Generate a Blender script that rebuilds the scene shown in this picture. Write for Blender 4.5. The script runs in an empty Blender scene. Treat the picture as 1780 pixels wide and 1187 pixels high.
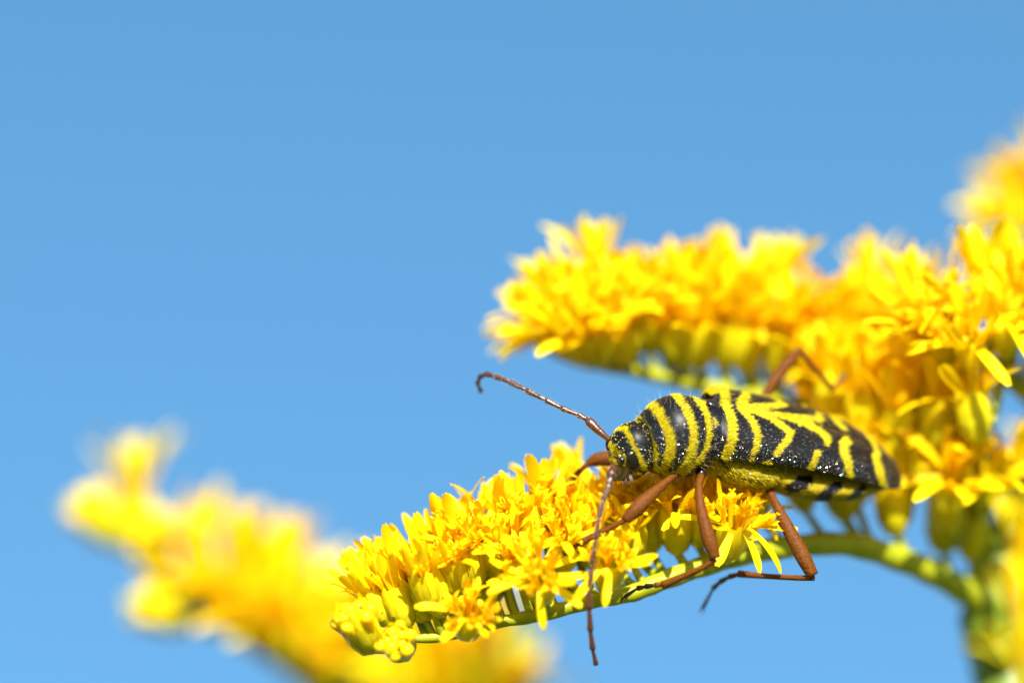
import bpy, math, random
import numpy as np
from mathutils import Matrix, Vector

# ------------------------------------------------------------------ camera, sky, sun, exposure
sc = bpy.context.scene
PITCH = math.radians(33)
CAMH = 0.95
LENS, SENS, D0, OFF = 200.0, 36.0, 165.0, 165.0   # distances below are given from 165 mm in front of the lens
SUN_CAM = np.array([0.10, -0.66, 0.75])           # towards the sun, camera frame (right, away, up)
EXPOSURE = 1.32
SKY = 0.101
SUN = 5.0
FOCUS = 164.3

RW = np.array([[1, 0, 0], [0, math.cos(PITCH), -math.sin(PITCH)], [0, math.sin(PITCH), math.cos(PITCH)]])
CAM = np.array([0.0, 0.0, CAMH])
def W(v):                                          # camera-frame mm -> world m
    v = np.asarray(v, float)
    return v @ RW.T * 0.001 + CAM
def P(px, py, d=D0):                               # photo pixel at distance d (mm) -> camera-frame mm
    d = d + OFF; k = SENS / LENS / 1780.0 * d
    return np.array([(px - 890) * k, d, (593.5 - py) * k])
def PX(v):                                         # camera-frame mm -> photo pixel
    k = SENS / LENS / 1780.0
    return np.stack([v[..., 0] / v[..., 1] / k + 890, 593.5 - v[..., 2] / v[..., 1] / k], -1)
MM = 1.0 / 30.0                                    # one photo pixel in mm at the beetle

cd = bpy.data.cameras.new('camera'); cam = bpy.data.objects.new('camera', cd)
sc.collection.objects.link(cam); sc.camera = cam
cam.location = CAM; cam.rotation_euler = (math.pi / 2 + PITCH, 0, 0)
cd.lens = LENS; cd.sensor_width = SENS; cd.sensor_fit = 'HORIZONTAL'
cd.clip_start = 0.01; cd.clip_end = 2000
cd.dof.use_dof = True; cd.dof.focus_distance = (FOCUS + OFF) * 0.001; cd.dof.aperture_fstop = 9.0

sd = RW @ (SUN_CAM / np.linalg.norm(SUN_CAM))
elev = math.asin(sd[2]); azim = math.atan2(sd[0], sd[1])
w = bpy.data.worlds.new('World'); sc.world = w; w.use_nodes = True
wn = w.node_tree.nodes; wl = w.node_tree.links
sky = wn.new('ShaderNodeTexSky'); sky.sky_type = 'NISHITA'; sky.sun_disc = False
sky.sun_elevation = elev; sky.sun_rotation = azim
sky.altitude = 300; sky.air_density = 1.0; sky.dust_density = 0.35; sky.ozone_density = 2.5
sat = wn.new('ShaderNodeHueSaturation'); sat.inputs['Saturation'].default_value = 1.16; sat.inputs['Hue'].default_value = 0.489
wl.new(sky.outputs[0], sat.inputs['Color']); wl.new(sat.outputs[0], wn['Background'].inputs[0]); wn['Background'].inputs[1].default_value = SKY
sl = bpy.data.lights.new('sun', 'SUN'); sun = bpy.data.objects.new('sun', sl); sc.collection.objects.link(sun)
sl.energy = SUN; sl.angle = math.radians(0.53); sl.color = (1.0, 0.955, 0.88)
sun.rotation_euler = Vector(sd).to_track_quat('Z', 'Y').to_euler(); sun.location = (0, 0, 5)
sc.view_settings.view_transform = 'Standard'; sc.view_settings.look = 'None'
sc.view_settings.exposure = EXPOSURE; sc.view_settings.gamma = 1.0
sc.view_settings.use_curve_mapping = False
sc.render.engine = 'CYCLES'
sc.cycles.max_bounces = 10; sc.cycles.diffuse_bounces = 5; sc.cycles.transmission_bounces = 6

rng = np.random.default_rng(7)
random.seed(7)

# ------------------------------------------------------------------ materials
def mat(name):
    m = bpy.data.materials.new(name); m.use_nodes = True
    nt = m.node_tree; return m, nt.nodes, nt.links, nt.nodes['Principled BSDF']
def ramp(n, stops):
    r = n.new('ShaderNodeValToRGB'); e = r.color_ramp.elements
    e[0].position, e[0].color = stops[0][0], (*stops[0][1], 1)
    e[1].position, e[1].color = stops[-1][0], (*stops[-1][1], 1)
    for p, c in stops[1:-1]:
        x = e.new(p); x.color = (*c, 1)
    return r
def noise_bump(n, l, p, scale, strength, dist):
    t = n.new('ShaderNodeTexCoord'); nz = n.new('ShaderNodeTexNoise'); nz.inputs['Scale'].default_value = scale
    nz.inputs['Detail'].default_value = 3
    b = n.new('ShaderNodeBump'); b.inputs['Strength'].default_value = strength; b.inputs['Distance'].default_value = dist
    l.new(t.outputs['Object'], nz.inputs['Vector']); l.new(nz.outputs[0], b.inputs['Height'])
    if p: l.new(b.outputs[0], p.inputs['Normal'])
    return nz, b
def petal_mat(name, c1, c2, trans, rough=0.45, spec=0.25):
    m, n, l, p = mat(name)
    oi = n.new('ShaderNodeObjectInfo'); tc = n.new('ShaderNodeTexCoord')
    nz = n.new('ShaderNodeTexNoise'); nz.inputs['Scale'].default_value = 900; nz.inputs['Detail'].default_value = 2
    l.new(tc.outputs['Object'], nz.inputs['Vector'])
    ad = n.new('ShaderNodeMath'); ad.operation = 'MULTIPLY_ADD'; ad.inputs[1].default_value = 0.5
    l.new(nz.outputs[0], ad.inputs[0]); l.new(oi.outputs['Random'], ad.inputs[2])
    r = ramp(n, [(0.15, c1), (1.1, c2)]); l.new(ad.outputs[0], r.inputs[0])
    l.new(r.outputs[0], p.inputs['Base Color']); p.inputs['Roughness'].default_value = rough
    p.inputs['Specular IOR Level'].default_value = spec
    tr = n.new('ShaderNodeBsdfTranslucent'); l.new(r.outputs[0], tr.inputs[0])
    mx = n.new('ShaderNodeMixShader'); mx.inputs[0].default_value = trans
    l.new(p.outputs[0], mx.inputs[1]); l.new(tr.outputs[0], mx.inputs[2])
    l.new(mx.outputs[0], n['Material Output'].inputs[0])
    nz2, b = noise_bump(n, l, p, 6000, 0.25, 0.00004)
    return m
M_RAY = petal_mat('petal_yellow', (0.93, 0.74, 0.003), (0.93, 0.64, 0.003), 0.48, 0.5, 0.12)
M_FLO = petal_mat('floret_yellow', (0.93, 0.70, 0.003), (0.93, 0.60, 0.003), 0.48, 0.5, 0.12)
M_BRA = petal_mat('bract_green', (0.52, 0.51, 0.010), (0.70, 0.62, 0.010), 0.36, 0.5)
def bract_tint(m):                                  # green at the foot of the cup, yellow at its rim
    n, l = m.node_tree.nodes, m.node_tree.links
    tc = n.new('ShaderNodeTexCoord'); sp = n.new('ShaderNodeSeparateXYZ'); l.new(tc.outputs['Object'], sp.inputs[0])
    mr = n.new('ShaderNodeMapRange'); mr.inputs['From Min'].default_value = 0.0006; mr.inputs['From Max'].default_value = 0.0023
    mr.inputs['To Max'].default_value = 0.85
    l.new(sp.outputs['Z'], mr.inputs[0])
    mx = n.new('ShaderNodeMix'); mx.data_type = 'RGBA'; l.new(mr.outputs[0], mx.inputs[0])
    r = [q for q in n if q.type == 'VALTORGB'][0]
    tgt = [(k.to_node, k.to_socket) for k in r.outputs[0].links]
    l.new(r.outputs[0], mx.inputs[6]); mx.inputs[7].default_value = (0.90, 0.76, 0.004, 1)
    for nd, so in tgt: l.new(mx.outputs[2], so)
bract_tint(M_BRA)
M_TIP = petal_mat('bud_yellow', (0.92, 0.74, 0.004), (0.92, 0.62, 0.004), 0.30, 0.4, 0.2)
def stem_material():
    m, n, l, p = mat('stem_green')
    nz, b = noise_bump(n, l, p, 1500, 0.4, 0.0001)
    r = ramp(n, [(0.3, (0.21, 0.25, 0.007)), (0.7, (0.32, 0.33, 0.010))]); l.new(nz.outputs[0], r.inputs[0])
    l.new(r.outputs[0], p.inputs['Base Color']); p.inputs['Roughness'].default_value = 0.45
    p.inputs['Specular IOR Level'].default_value = 0.2; p.inputs['Subsurface Weight'].default_value = 0.25; p.inputs['Subsurface Radius'].default_value = (0.0006, 0.0008, 0.0001)
    p.inputs['Subsurface Scale'].default_value = 1.0
    return m
M_STEM = stem_material()
def main_stem_material():
    m, n, l, p = mat('main_stem_green')
    nz, b = noise_bump(n, l, p, 700, 0.5, 0.0002)
    r = ramp(n, [(0.3, (0.09, 0.15, 0.005)), (0.7, (0.16, 0.22, 0.010))]); l.new(nz.outputs[0], r.inputs[0])
    l.new(r.outputs[0], p.inputs['Base Color']); p.inputs['Roughness'].default_value = 0.5
    return m
M_MSTEM = main_stem_material()
def shell_material():
    m, n, l, p = mat('beetle_shell')
    at = n.new('ShaderNodeAttribute'); at.attribute_name = 'mask'
    tc = n.new('ShaderNodeTexCoord')
    vo = n.new('ShaderNodeTexVoronoi'); vo.inputs['Scale'].default_value = 34000
    l.new(tc.outputs['Object'], vo.inputs['Vector'])
    sb = n.new('ShaderNodeVectorMath'); sb.operation = 'SUBTRACT'; sb.inputs[1].default_value = (0.5, 0.5, 0.5)
    l.new(vo.outputs['Color'], sb.inputs[0])
    scl = n.new('ShaderNodeVectorMath'); scl.operation = 'SCALE'; scl.inputs['Scale'].default_value = 1.8
    l.new(sb.outputs[0], scl.inputs[0])
    ge = n.new('ShaderNodeNewGeometry')
    ad = n.new('ShaderNodeVectorMath'); l.new(ge.outputs['Normal'], ad.inputs[0]); l.new(scl.outputs[0], ad.inputs[1])
    nm = n.new('ShaderNodeVectorMath'); nm.operation = 'NORMALIZE'; l.new(ad.outputs[0], nm.inputs[0])
    # base coat
    mc = n.new('ShaderNodeMix'); mc.data_type = 'RGBA'; l.new(at.outputs['Fac'], mc.inputs[0])
    mc.inputs[6].default_value = (0.004, 0.0035, 0.004, 1); mc.inputs[7].default_value = (0.24, 0.18, 0.003, 1)
    l.new(mc.outputs[2], p.inputs['Base Color'])
    rr = n.new('ShaderNodeMapRange'); rr.inputs['To Min'].default_value = 0.40; rr.inputs['To Max'].default_value = 0.8
    l.new(at.outputs['Fac'], rr.inputs[0]); l.new(rr.outputs[0], p.inputs['Roughness'])
    sr = n.new('ShaderNodeMapRange'); sr.inputs['To Min'].default_value = 0.18; sr.inputs['To Max'].default_value = 0.15
    l.new(at.outputs['Fac'], sr.inputs[0]); l.new(sr.outputs[0], p.inputs['Specular IOR Level'])
    # glitter of fine iridescent hairs on the dark areas
    gl = n.new('ShaderNodeBsdfGlossy'); gl.inputs['Roughness'].default_value = 0.17
    hs = n.new('ShaderNodeHueSaturation'); hs.inputs['Saturation'].default_value = 0.8; hs.inputs['Value'].default_value = 0.62
    vo2 = n.new('ShaderNodeTexVoronoi'); vo2.inputs['Scale'].default_value = 30000; l.new(tc.outputs['Object'], vo2.inputs['Vector'])
    l.new(vo2.outputs['Color'], hs.inputs['Color']); l.new(hs.outputs[0], gl.inputs[0]); l.new(nm.outputs[0], gl.inputs['Normal'])
    iv = n.new('ShaderNodeMath'); iv.operation = 'SUBTRACT'; iv.inputs[0].default_value = 1.0; l.new(at.outputs['Fac'], iv.inputs[1])
    mu = n.new('ShaderNodeMath'); mu.operation = 'MULTIPLY'; mu.inputs[1].default_value = 0.22; l.new(iv.outputs[0], mu.inputs[0])
    sx = n.new('ShaderNodeSeparateColor'); l.new(vo.outputs['Color'], sx.inputs[0])
    gt = n.new('ShaderNodeMath'); gt.operation = 'GREATER_THAN'; gt.inputs[1].default_value = 0.55; l.new(sx.outputs[2], gt.inputs[0])
    mu2 = n.new('ShaderNodeMath'); mu2.operation = 'MULTIPLY'; l.new(mu.outputs[0], mu2.inputs[0]); l.new(gt.outputs[0], mu2.inputs[1])
    mx = n.new('ShaderNodeMixShader'); l.new(mu2.outputs[0], mx.inputs[0]); l.new(p.outputs[0], mx.inputs[1]); l.new(gl.outputs[0], mx.inputs[2])
    l.new(mx.outputs[0], n['Material Output'].inputs[0])
    return m
M_SHELL = shell_material()
def simple(name, col, rough, spec=0.5, scale=None, c2=None, bump=0.3, dist=0.00003, trans=0):
    m, n, l, p = mat(name)
    p.inputs['Base Color'].default_value = (*col, 1); p.inputs['Roughness'].default_value = rough
    p.inputs['Specular IOR Level'].default_value = spec
    if scale:
        nz, b = noise_bump(n, l, p, scale, bump, dist)
        r = ramp(n, [(0.3, col), (0.7, c2 or col)]); l.new(nz.outputs[0], r.inputs[0]); l.new(r.outputs[0], p.inputs['Base Color'])
        if trans:
            tr = n.new('ShaderNodeBsdfTranslucent'); l.new(r.outputs[0], tr.inputs[0])
            mx = n.new('ShaderNodeMixShader'); mx.inputs[0].default_value = trans
            l.new(p.outputs[0], mx.inputs[1]); l.new(tr.outputs[0], mx.inputs[2]); l.new(mx.outputs[0], n['Material Output'].inputs[0])
    return m
M_HAIR = simple('yellow_hair', (0.52, 0.43, 0.006), 0.55, 0.2, 9000, (0.68, 0.56, 0.01), trans=0.25)
M_PALE = simple('pale_hair', (0.75, 0.66, 0.45), 0.4, 0.5, 9000, (0.8, 0.72, 0.5), trans=0.3)
M_POL = simple('pollen', (0.85, 0.62, 0.02), 0.6, 0.3, 9000, (0.9, 0.7, 0.05))
M_EYE = simple('eye_black', (0.008, 0.006, 0.005), 0.22, 0.5, 26000, (0.012, 0.009, 0.006), 0.4, 0.00002)
M_BLACK = simple('joint_black', (0.008, 0.006, 0.006), 0.3, 0.5, 8000, (0.015, 0.01, 0.008))
M_LEG = simple('leg_brown', (0.085, 0.024, 0.002), 0.55, 0.14, 7000, (0.17, 0.052, 0.004), 0.9, 0.00006, 0.15)
M_LEGHAIR = simple('leg_hair', (0.15, 0.058, 0.010), 0.5, 0.2, 9000, (0.21, 0.085, 0.016), trans=0.2)
M_ANT = simple('antenna_brown', (0.045, 0.014, 0.007), 0.26, 0.7, 8000, (0.09, 0.028, 0.012), 0.5, 0.00004)
M_FOOT = simple('foot_dark', (0.035, 0.018, 0.010), 0.4, 0.5, 8000, (0.07, 0.03, 0.012))
M_MAND = simple('mouth_brown', (0.012, 0.008, 0.002), 0.8, 0.05, 8000, (0.03, 0.02, 0.004))
def ground_material():
    m, n, l, p = mat('meadow_ground')
    nz, b = noise_bump(n, l, p, 14, 0.6, 0.05); nz.inputs['Detail'].default_value = 8
    r = ramp(n, [(0.3, (0.06, 0.08, 0.02)), (0.5, (0.12, 0.14, 0.035)), (0.72, (0.24, 0.20, 0.06))])
    l.new(nz.outputs[0], r.inputs[0]); l.new(r.outputs[0], p.inputs['Base Color']); p.inputs['Roughness'].default_value = 0.9
    return m

# ------------------------------------------------------------------ object helpers
col = sc.collection
def me_of(name, v, f, m=None, smooth=True, mask=None, midx=None):
    me = bpy.data.meshes.new(name); me.from_pydata(np.asarray(v).tolist(), [], [tuple(map(int, q)) for q in f])
    for x in (m if isinstance(m, (list, tuple)) else [m]):
        if x: me.materials.append(x)
    if midx is not None: me.polygons.foreach_set('material_index', np.asarray(midx, np.int32))
    if smooth: me.polygons.foreach_set('use_smooth', np.ones(len(me.polygons), bool))
    if mask is not None:
        a = me.attributes.new('mask', 'FLOAT', 'POINT'); a.data.foreach_set('value', np.asarray(mask, np.float32))
    me.update(); return me
def link(name, data, parent=None, M=None):
    o = bpy.data.objects.new(name, data); col.objects.link(o)
    if parent is not None: o.parent = parent
    if M is not None: o.matrix_basis = M
    return o
def thing(name, label, cat, loc, group=None):
    o = link(name, None, None, Matrix.Translation(Vector(loc))); o.empty_display_size = 0.005
    o['label'] = label; o['category'] = cat
    if group: o['group'] = group
    return o
def part(name, v_cam, f, m, root, parent=None, **kw):      # mesh given in camera-frame mm, stored relative to the thing's base
    v = W(v_cam) - np.array(root.location)
    return link(name, me_of(name, v, f, m, **kw), parent or root)
def norm(a):
    a = np.asarray(a, float); return a / np.linalg.norm(a)
def crom(pts, k=6):                                        # Catmull-Rom through rows of any width
    p = np.asarray(pts, float); q = np.vstack([2 * p[0] - p[1], p, 2 * p[-1] - p[-2]]); out = []
    for i in range(1, len(q) - 2):
        for t in np.arange(k) / k:
            a, b, c, d = q[i - 1:i + 3]
            out.append(0.5 * (2 * b + (c - a) * t + (2 * a - 5 * b + 4 * c - d) * t * t + (3 * b - a - 3 * c + d) * t ** 3))
    out.append(p[-1]); return np.array(out)
def tube(pts, rad, n=10, caps=True):
    pts = np.asarray(pts, float); m = len(pts); rad = np.broadcast_to(rad, (m,))
    T = np.gradient(pts, axis=0); T /= np.linalg.norm(T, axis=1)[:, None] + 1e-12
    ref = np.array([0, 0, 1.0]) if abs(T[0][2]) < 0.9 else np.array([1.0, 0, 0])
    u = norm(np.cross(T[0], ref)); V = []
    an = np.arange(n) * 2 * math.pi / n
    for i in range(m):
        u = norm(u - np.dot(u, T[i]) * T[i]); b = np.cross(T[i], u)
        V.append(pts[i] + rad[i] * (np.cos(an)[:, None] * u + np.sin(an)[:, None] * b))
    V = np.vstack(V); F = []
    for i in range(m - 1):
        for j in range(n):
            F.append((i * n + j, i * n + (j + 1) % n, (i + 1) * n + (j + 1) % n, (i + 1) * n + j))
    if caps:
        F.append(tuple(range(n - 1, -1, -1))); F.append(tuple((m - 1) * n + j for j in range(n)))
    return V, F
def grid_faces(a, b, wrap=False, flip=False):
    F = []
    for i in range(a - 1):
        for j in range(b if wrap else b - 1):
            q = (i * b + j, i * b + (j + 1) % b, (i + 1) * b + (j + 1) % b, (i + 1) * b + j)
            F.append(q[::-1] if flip else q)
    return F
def join(parts):
    V, F, n = [], [], 0
    for v, f in parts:
        V.append(np.asarray(v)); F += [tuple(i + n for i in q) for q in f]; n += len(v)
    return np.vstack(V), F
def sphere(c, r, nu=8, nv=6, axes=None):
    c = np.asarray(c, float); r = np.broadcast_to(np.asarray(r, float), (3,)); A = np.eye(3) if axes is None else np.asarray(axes)
    V = []
    for i in range(nv + 1):
        th = math.pi * i / nv
        for j in range(nu):
            ph = 2 * math.pi * j / nu
            V.append(c + (np.array([math.sin(th) * math.cos(ph), math.sin(th) * math.sin(ph), math.cos(th)]) * r) @ A)
    return np.array(V), grid_faces(nv + 1, nu, True, True)

# ------------------------------------------------------------------ ground
g = 600.0
gr = link('ground', me_of('ground', [(-g, -g, 0), (g, -g, 0), (g, g, 0), (-g, g, 0)], [(0, 1, 2, 3)], ground_material(), False))
gr['kind'] = 'structure'; gr['label'] = 'open meadow ground under the flowers'

# ------------------------------------------------------------------ goldenrod pieces (mm, z = out of the flower head)
def ray_piece(L, Wd, bend, cup, notch, twist=0.0):
    a, b = 9, 5; V = []
    ang = 0.0; x = z = 0.0; step = L / (a - 1)
    for i in range(a):
        t = i / (a - 1)
        wd = Wd * (0.42 + 0.58 * math.sin(min(1, t * 1.35) * math.pi / 2)) * (1 if t < 0.72 else math.sqrt(max(0.02, 1 - ((t - 0.72) / 0.30) ** 2)))
        for j in range(b):
            s = (j / (b - 1) - 0.5) * 2
            tw = twist * t
            yy = s * wd / 2; zz = cup * wd * s * s
            ext = -notch * L * (abs(s) < 0.3) if i == a - 1 else 0
            xx = x + ext
            V.append((xx + zz * -math.sin(ang), yy * math.cos(tw) - zz * math.sin(tw), z + zz * math.cos(ang) + yy * math.sin(tw)))
        ang += bend / (a - 1); x += step * math.cos(ang); z += step * math.sin(ang)
    return np.array(V), grid_faces(a, b)           # grows along +x, face up +z
def floret_piece(L, r, flare, seed):
    R = np.random.default_rng(seed); n = 10
    zs = np.array([0, .35, .6, .72, .8]) * L; rs = np.array([.5, .55, .8, 1.0, 1.1]) * r
    an = np.arange(n) * 2 * math.pi / n; V = []
    for z, q in zip(zs, rs): V += [(q * math.cos(t), q * math.sin(t), z) for t in an]
    F = grid_faces(len(zs), n, True); parts = [(np.array(V), F)]
    for k in range(5):
        a0 = 2 * math.pi * k / 5; fl = flare * R.uniform(.6, 1.3); lv = []
        for i in range(5):
            t = i / 4; wd = r * 1.15 * (1 - t ** 2.2) * 0.66 + 0.012; rr = r * 1.1 + fl * L * .30 * t * (0.4 + .6 * t); z = L * (.8 + .26 * t * (1 - .45 * flare * t))
            for s in (-1, 0, 1):
                lv.append((rr * math.cos(a0) - s * wd * math.sin(a0), rr * math.sin(a0) + s * wd * math.cos(a0), z + 0.05 * wd * abs(s)))
        parts.append((np.array(lv), grid_faces(5, 3)))
    hh = L * R.uniform(.92, 1.12)
    v, f = tube([(0, 0, L * .5), (0.02, 0, hh * .8), (0.03, 0.01, hh)], [r * .3, r * .42, r * .34], 6); parts.append((v, f))
    for s in (-1, 1):
        v, f = tube([(0.03, 0.01, hh * .97), (s * r * .35, 0, hh * 1.05), (s * r * .6, .02, hh * 1.08)], [r * .2, r * .22, r * .14], 5); parts.append((v, f))
    return join(parts)
def bead_piece(r, h):                              # closed floret bud
    V = []; n = 8
    prof = [(0, .55), (.45, .8), (.72, 1.0), (.86, .95), (.95, .62), (1.0, .12)]
    for z, q in prof:
        for j in range(n):
            t = 2 * math.pi * j / n; lob = 1 + .07 * math.cos(5 * t) * (z > .6)
            V.append((r * q * lob * math.cos(t), r * q * lob * math.sin(t), h * z))
    return np.array(V), grid_faces(len(prof), n, True) + [tuple((len(prof) - 1) * n + j for j in range(n))]
def cup_piece(L, prof):
    n = 12; V = []
    for z, q in prof:
        for j in range(n):
            t = 2 * math.pi * j / n; V.append((q * math.cos(t), q * math.sin(t), z * L))
    return np.array(V), grid_faces(len(prof), n, True) + [tuple(range(n - 1, -1, -1))]
PROF = [(0, .30), (.10, .56), (.35, .78), (.7, .84), (1.0, .80)]
def prof_r(t, prof=PROF): return float(np.interp(t, [p[0] for p in prof], [p[1] for p in prof]))
def bract_piece(t0, t1, L, Wd, tipout):            # one scale of the cup, lying along the wall at azimuth 0
    a, b = 7, 3; V = []
    for i in range(a):
        u = i / (a - 1); t = t0 + (t1 - t0) * u
        wd = Wd * (0.75 + .25 * u if u < .55 else 1.0 * math.sqrt(max(.01, 1 - ((u - .55) / .46) ** 2)))
        r = prof_r(min(t, 1)) + 0.055 + tipout * u ** 3 + (0 if t <= 1 else -(t - 1) * .2)
        for s in (-1, 0, 1):
            az = s * wd / 2 / max(r, .3)
            rr = r + (0.03 if s == 0 else -0.015)
            V.append((rr * math.cos(az), rr * math.sin(az), t * L))
    return np.array(V), grid_faces(a, b, flip=True)
S3 = 0.001
def piece_mesh(name, vf, m): return me_of(name, vf[0] * S3, vf[1], m)
IL = 2.5                                            # involucre length, mm
rayV = [ray_piece(*a) for a in [(2.2, .46, -.35, .16, .03), (2.0, .46, .25, .22, .0, .4), (2.4, .48, -.8, .1, .04, -.3), (1.9, .42, .6, .25, .02, .2), (2.1, .54, -.15, .08, .05, .1)]]
floV = [floret_piece(2.2, .29, .5, 1), floret_piece(2.3, .27, .2, 2), floret_piece(2.0, .30, .9, 3), floret_piece(2.4, .2, .25, 4)]
beadV = [bead_piece(.31, 1.0), bead_piece(.33, 1.1), bead_piece(.28, 1.0)]
brV = [bract_piece(.02, .5, IL, .62, .05), bract_piece(.2, .85, IL, .58, .03), bract_piece(.4, 1.12, IL, .55, .0), bract_piece(.3, 1.22, IL, .5, -.08)]
cupV = cup_piece(IL, PROF)
RAYM = [piece_mesh('ray_petal', v, M_RAY) for v in rayV]
FLOM = [piece_mesh('disc_floret', v, M_FLO) for v in floV]
BEADM = [piece_mesh('floret_bud', v, M_TIP) for v in beadV]
BRM = [piece_mesh('bract', v, M_BRA) for v in brV]
CUPM = piece_mesh('flower_head', cupV, M_BRA)
PIECE = {'ray_petal': (rayV, RAYM, 0), 'disc_floret': (floV, FLOM, 1), 'floret_bud': (beadV, BEADM, 2), 'bract': (brV, BRM, 3)}

def assemble(kind, R):
    """list of (piece, variant, 4x4 in mm, head frame)"""
    out = []
    def mtx(az, tilt, r, z, roll=0, sc_=1.0):
        return Matrix.Rotation(az, 4, 'Z') @ Matrix.Translation((r, 0, z)) @ Matrix.Rotation(tilt, 4, 'Y') @ Matrix.Rotation(roll, 4, 'Z') @ Matrix.Scale(sc_, 4)
    def upright(az, tilt, r, z, sc_=1.0):           # z-growing piece leaning outwards by tilt
        return Matrix.Rotation(az, 4, 'Z') @ Matrix.Translation((r, 0, z)) @ Matrix.Rotation(tilt, 4, 'Y') @ Matrix.Rotation(R.uniform(0, 6), 4, 'Z') @ Matrix.Scale(sc_, 4)
    for k in range(3): out.append(('bract', 0, Matrix.Rotation(k * 2.09 + R.uniform(0, .5), 4, 'Z')))
    for k in range(3): out.append(('bract', 1, Matrix.Rotation(k * 2.09 + 1.0 + R.uniform(-.2, .2), 4, 'Z')))
    for k in range(5): out.append(('bract', 2 + int(R.integers(2)), Matrix.Rotation(k * 1.257 + R.uniform(-.2, .2), 4, 'Z')))
    if kind == 'bud':
        for k in range(12):
            rr = [0, .33, .33, .33, .33, .33, .66, .66, .66, .66, .66, .66][k]; az = [0, 0, 1.26, 2.5, 3.77, 5.0, .5, 1.6, 2.65, 3.7, 4.7, 5.8][k] + R.uniform(-.15, .15)
            out.append(('floret_bud', int(R.integers(3)), upright(az, rr * .35, rr, IL * .64 - rr * .45 + R.uniform(0, .08), R.uniform(.95, 1.15))))
        return out
    opn = {'half': 0.0, 'open': 1.0, 'mid': .5}[kind]
    nr = int(R.integers(9, 13))
    for k in range(nr):
        az = 2 * math.pi * k / nr + R.uniform(-.2, .2)
        el = math.radians({'half': R.uniform(66, 86), 'mid': R.uniform(20, 84), 'open': R.uniform(-35, 66)}[kind])
        out.append(('ray_petal', int(R.integers(5)), mtx(az, -el, .66 if opn > 0 else .58, IL * R.uniform(.86, 1.0), 0, R.uniform(.9, 1.2) * (1.12 if opn == 0 else 1.05))))
    nf = int(R.integers(8, 11)) if opn > 0 else int(R.integers(4, 6))
    for k in range(nf):
        ring = k >= 2; az = 2 * math.pi * k / max(1, nf - 2) + R.uniform(-.25, .25)
        rr = (.45 if ring else .15); tl = math.radians((R.uniform(18, 48) if ring else R.uniform(0, 14)) * (.35 + .65 * opn))
        out.append(('disc_floret' if R.random() < .86 else 'floret_bud', int(R.integers(3)), upright(az, tl, rr, IL * R.uniform(.62, .78), R.uniform(.7, 1.02))))
    return out
def m_np(M): return np.array(M)
def joined(kind, seed, big=1.0):
    R = np.random.default_rng(seed); V, F, I, n = [], [], [], 0
    for nm, k, M in assemble(kind, R):
        if nm == 'bract' or (big > 1 and nm == 'disc_floret' and R.random() < .45): continue
        if nm == 'ray_petal': M = M @ Matrix.Scale(big, 4)
        vs, _, mi = PIECE[nm]; v, f = vs[k]; A = m_np(M); vv = v @ A[:3, :3].T + A[:3, 3]
        V.append(vv); F += [tuple(i + n for i in q) for q in f]; I += [mi] * len(f); n += len(v)
    fl = me_of('florets', np.vstack(V) * S3, F, [M_RAY, M_FLO, M_TIP], midx=I)
    parts = [cupV]
    R = np.random.default_rng(seed)
    for nm, k, M in assemble(kind, R):
        if nm == 'bract':
            v, f = brV[k]; A = m_np(M); parts.append((v @ A[:3, :3].T + A[:3, 3], f))
    v, f = join(parts)
    return me_of('flower_head', v * S3, f, M_BRA), fl
JOIN = {k: [joined(k, 100 + i * 7 + len(k), 1.28) for i in range(5)] for k in ('bud', 'half', 'mid', 'open')}
JOINS = {k: [joined(k, 300 + i * 7 + len(k)) for i in range(4)] for k in ('half', 'mid', 'open')}

def head_matrix(base_cam, d_cam, scale, roll):
    z = norm(RW @ np.asarray(d_cam)); x = norm(np.cross([0.3, 1, 0.2], z)); y = np.cross(z, x)
    M = Matrix(np.column_stack([x, y, z]).tolist()).to_4x4() @ Matrix.Rotation(roll, 4, 'Z') @ Matrix.Scale(scale, 4)
    M.translation = Vector(W(base_cam)); return M
def dir_from(lean, tow):                            # lean: degrees left of straight up in the picture; tow: degrees towards the camera
    a, t = math.radians(lean), math.radians(tow)
    return np.array([-math.sin(a) * math.cos(t), -math.sin(t), math.cos(a) * math.cos(t)])
HEADN = [0]
def add_head(root, base, d, kind, scale, sharp, attach=None, R=rng, lib=None):
    M = head_matrix(base, d, scale, R.uniform(0, 6.28))
    Mb = Matrix.Translation(-Vector(root.location)) @ M
    if sharp:
        h = link('flower_head', CUPM, root, Mb)
        for nm, k, m in assemble(kind, R):
            mm = m.copy(); mm.translation = mm.translation * S3
            link(nm, PIECE[nm][1][k], h, mm)
    else:
        jj = (JOIN if lib is None else lib)[kind]; cu, fl = jj[int(R.integers(len(jj)))]
        h = link('flower_head', cu, root, Mb)
        q = link('florets', fl, h); q['kind'] = 'stuff'
    if attach is not None:                          # its own little stalk
        a = np.asarray(attach); b = np.asarray(base) + norm(d) * 0.12
        L = np.linalg.norm(b - a); mid = a + (b - a) * .5 - norm(d) * L * .12 + np.array([0, 0, -.04 * L])
        pts = crom([a, mid, b], 4); v, f = tube(W(pts) - np.array(root.location), np.linspace(.26, .22, len(pts)) * scale * S3, 7)
        link('pedicel', me_of('pedicel', v, f, M_STEM), root)
    return h
def stalk(name, root, pts, r0, r1, m, k=6, n=10):
    c = crom(pts, k); rad = np.linspace(r0, r1, len(c)) * (1 + .06 * np.sin(np.arange(len(c)) * 1.7))
    v, f = tube(c, rad, n); part(name, v, f, m, root); return c
def near_pt(c, q):
    return c[np.argmin(((c - q) ** 2).sum(1))]

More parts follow.
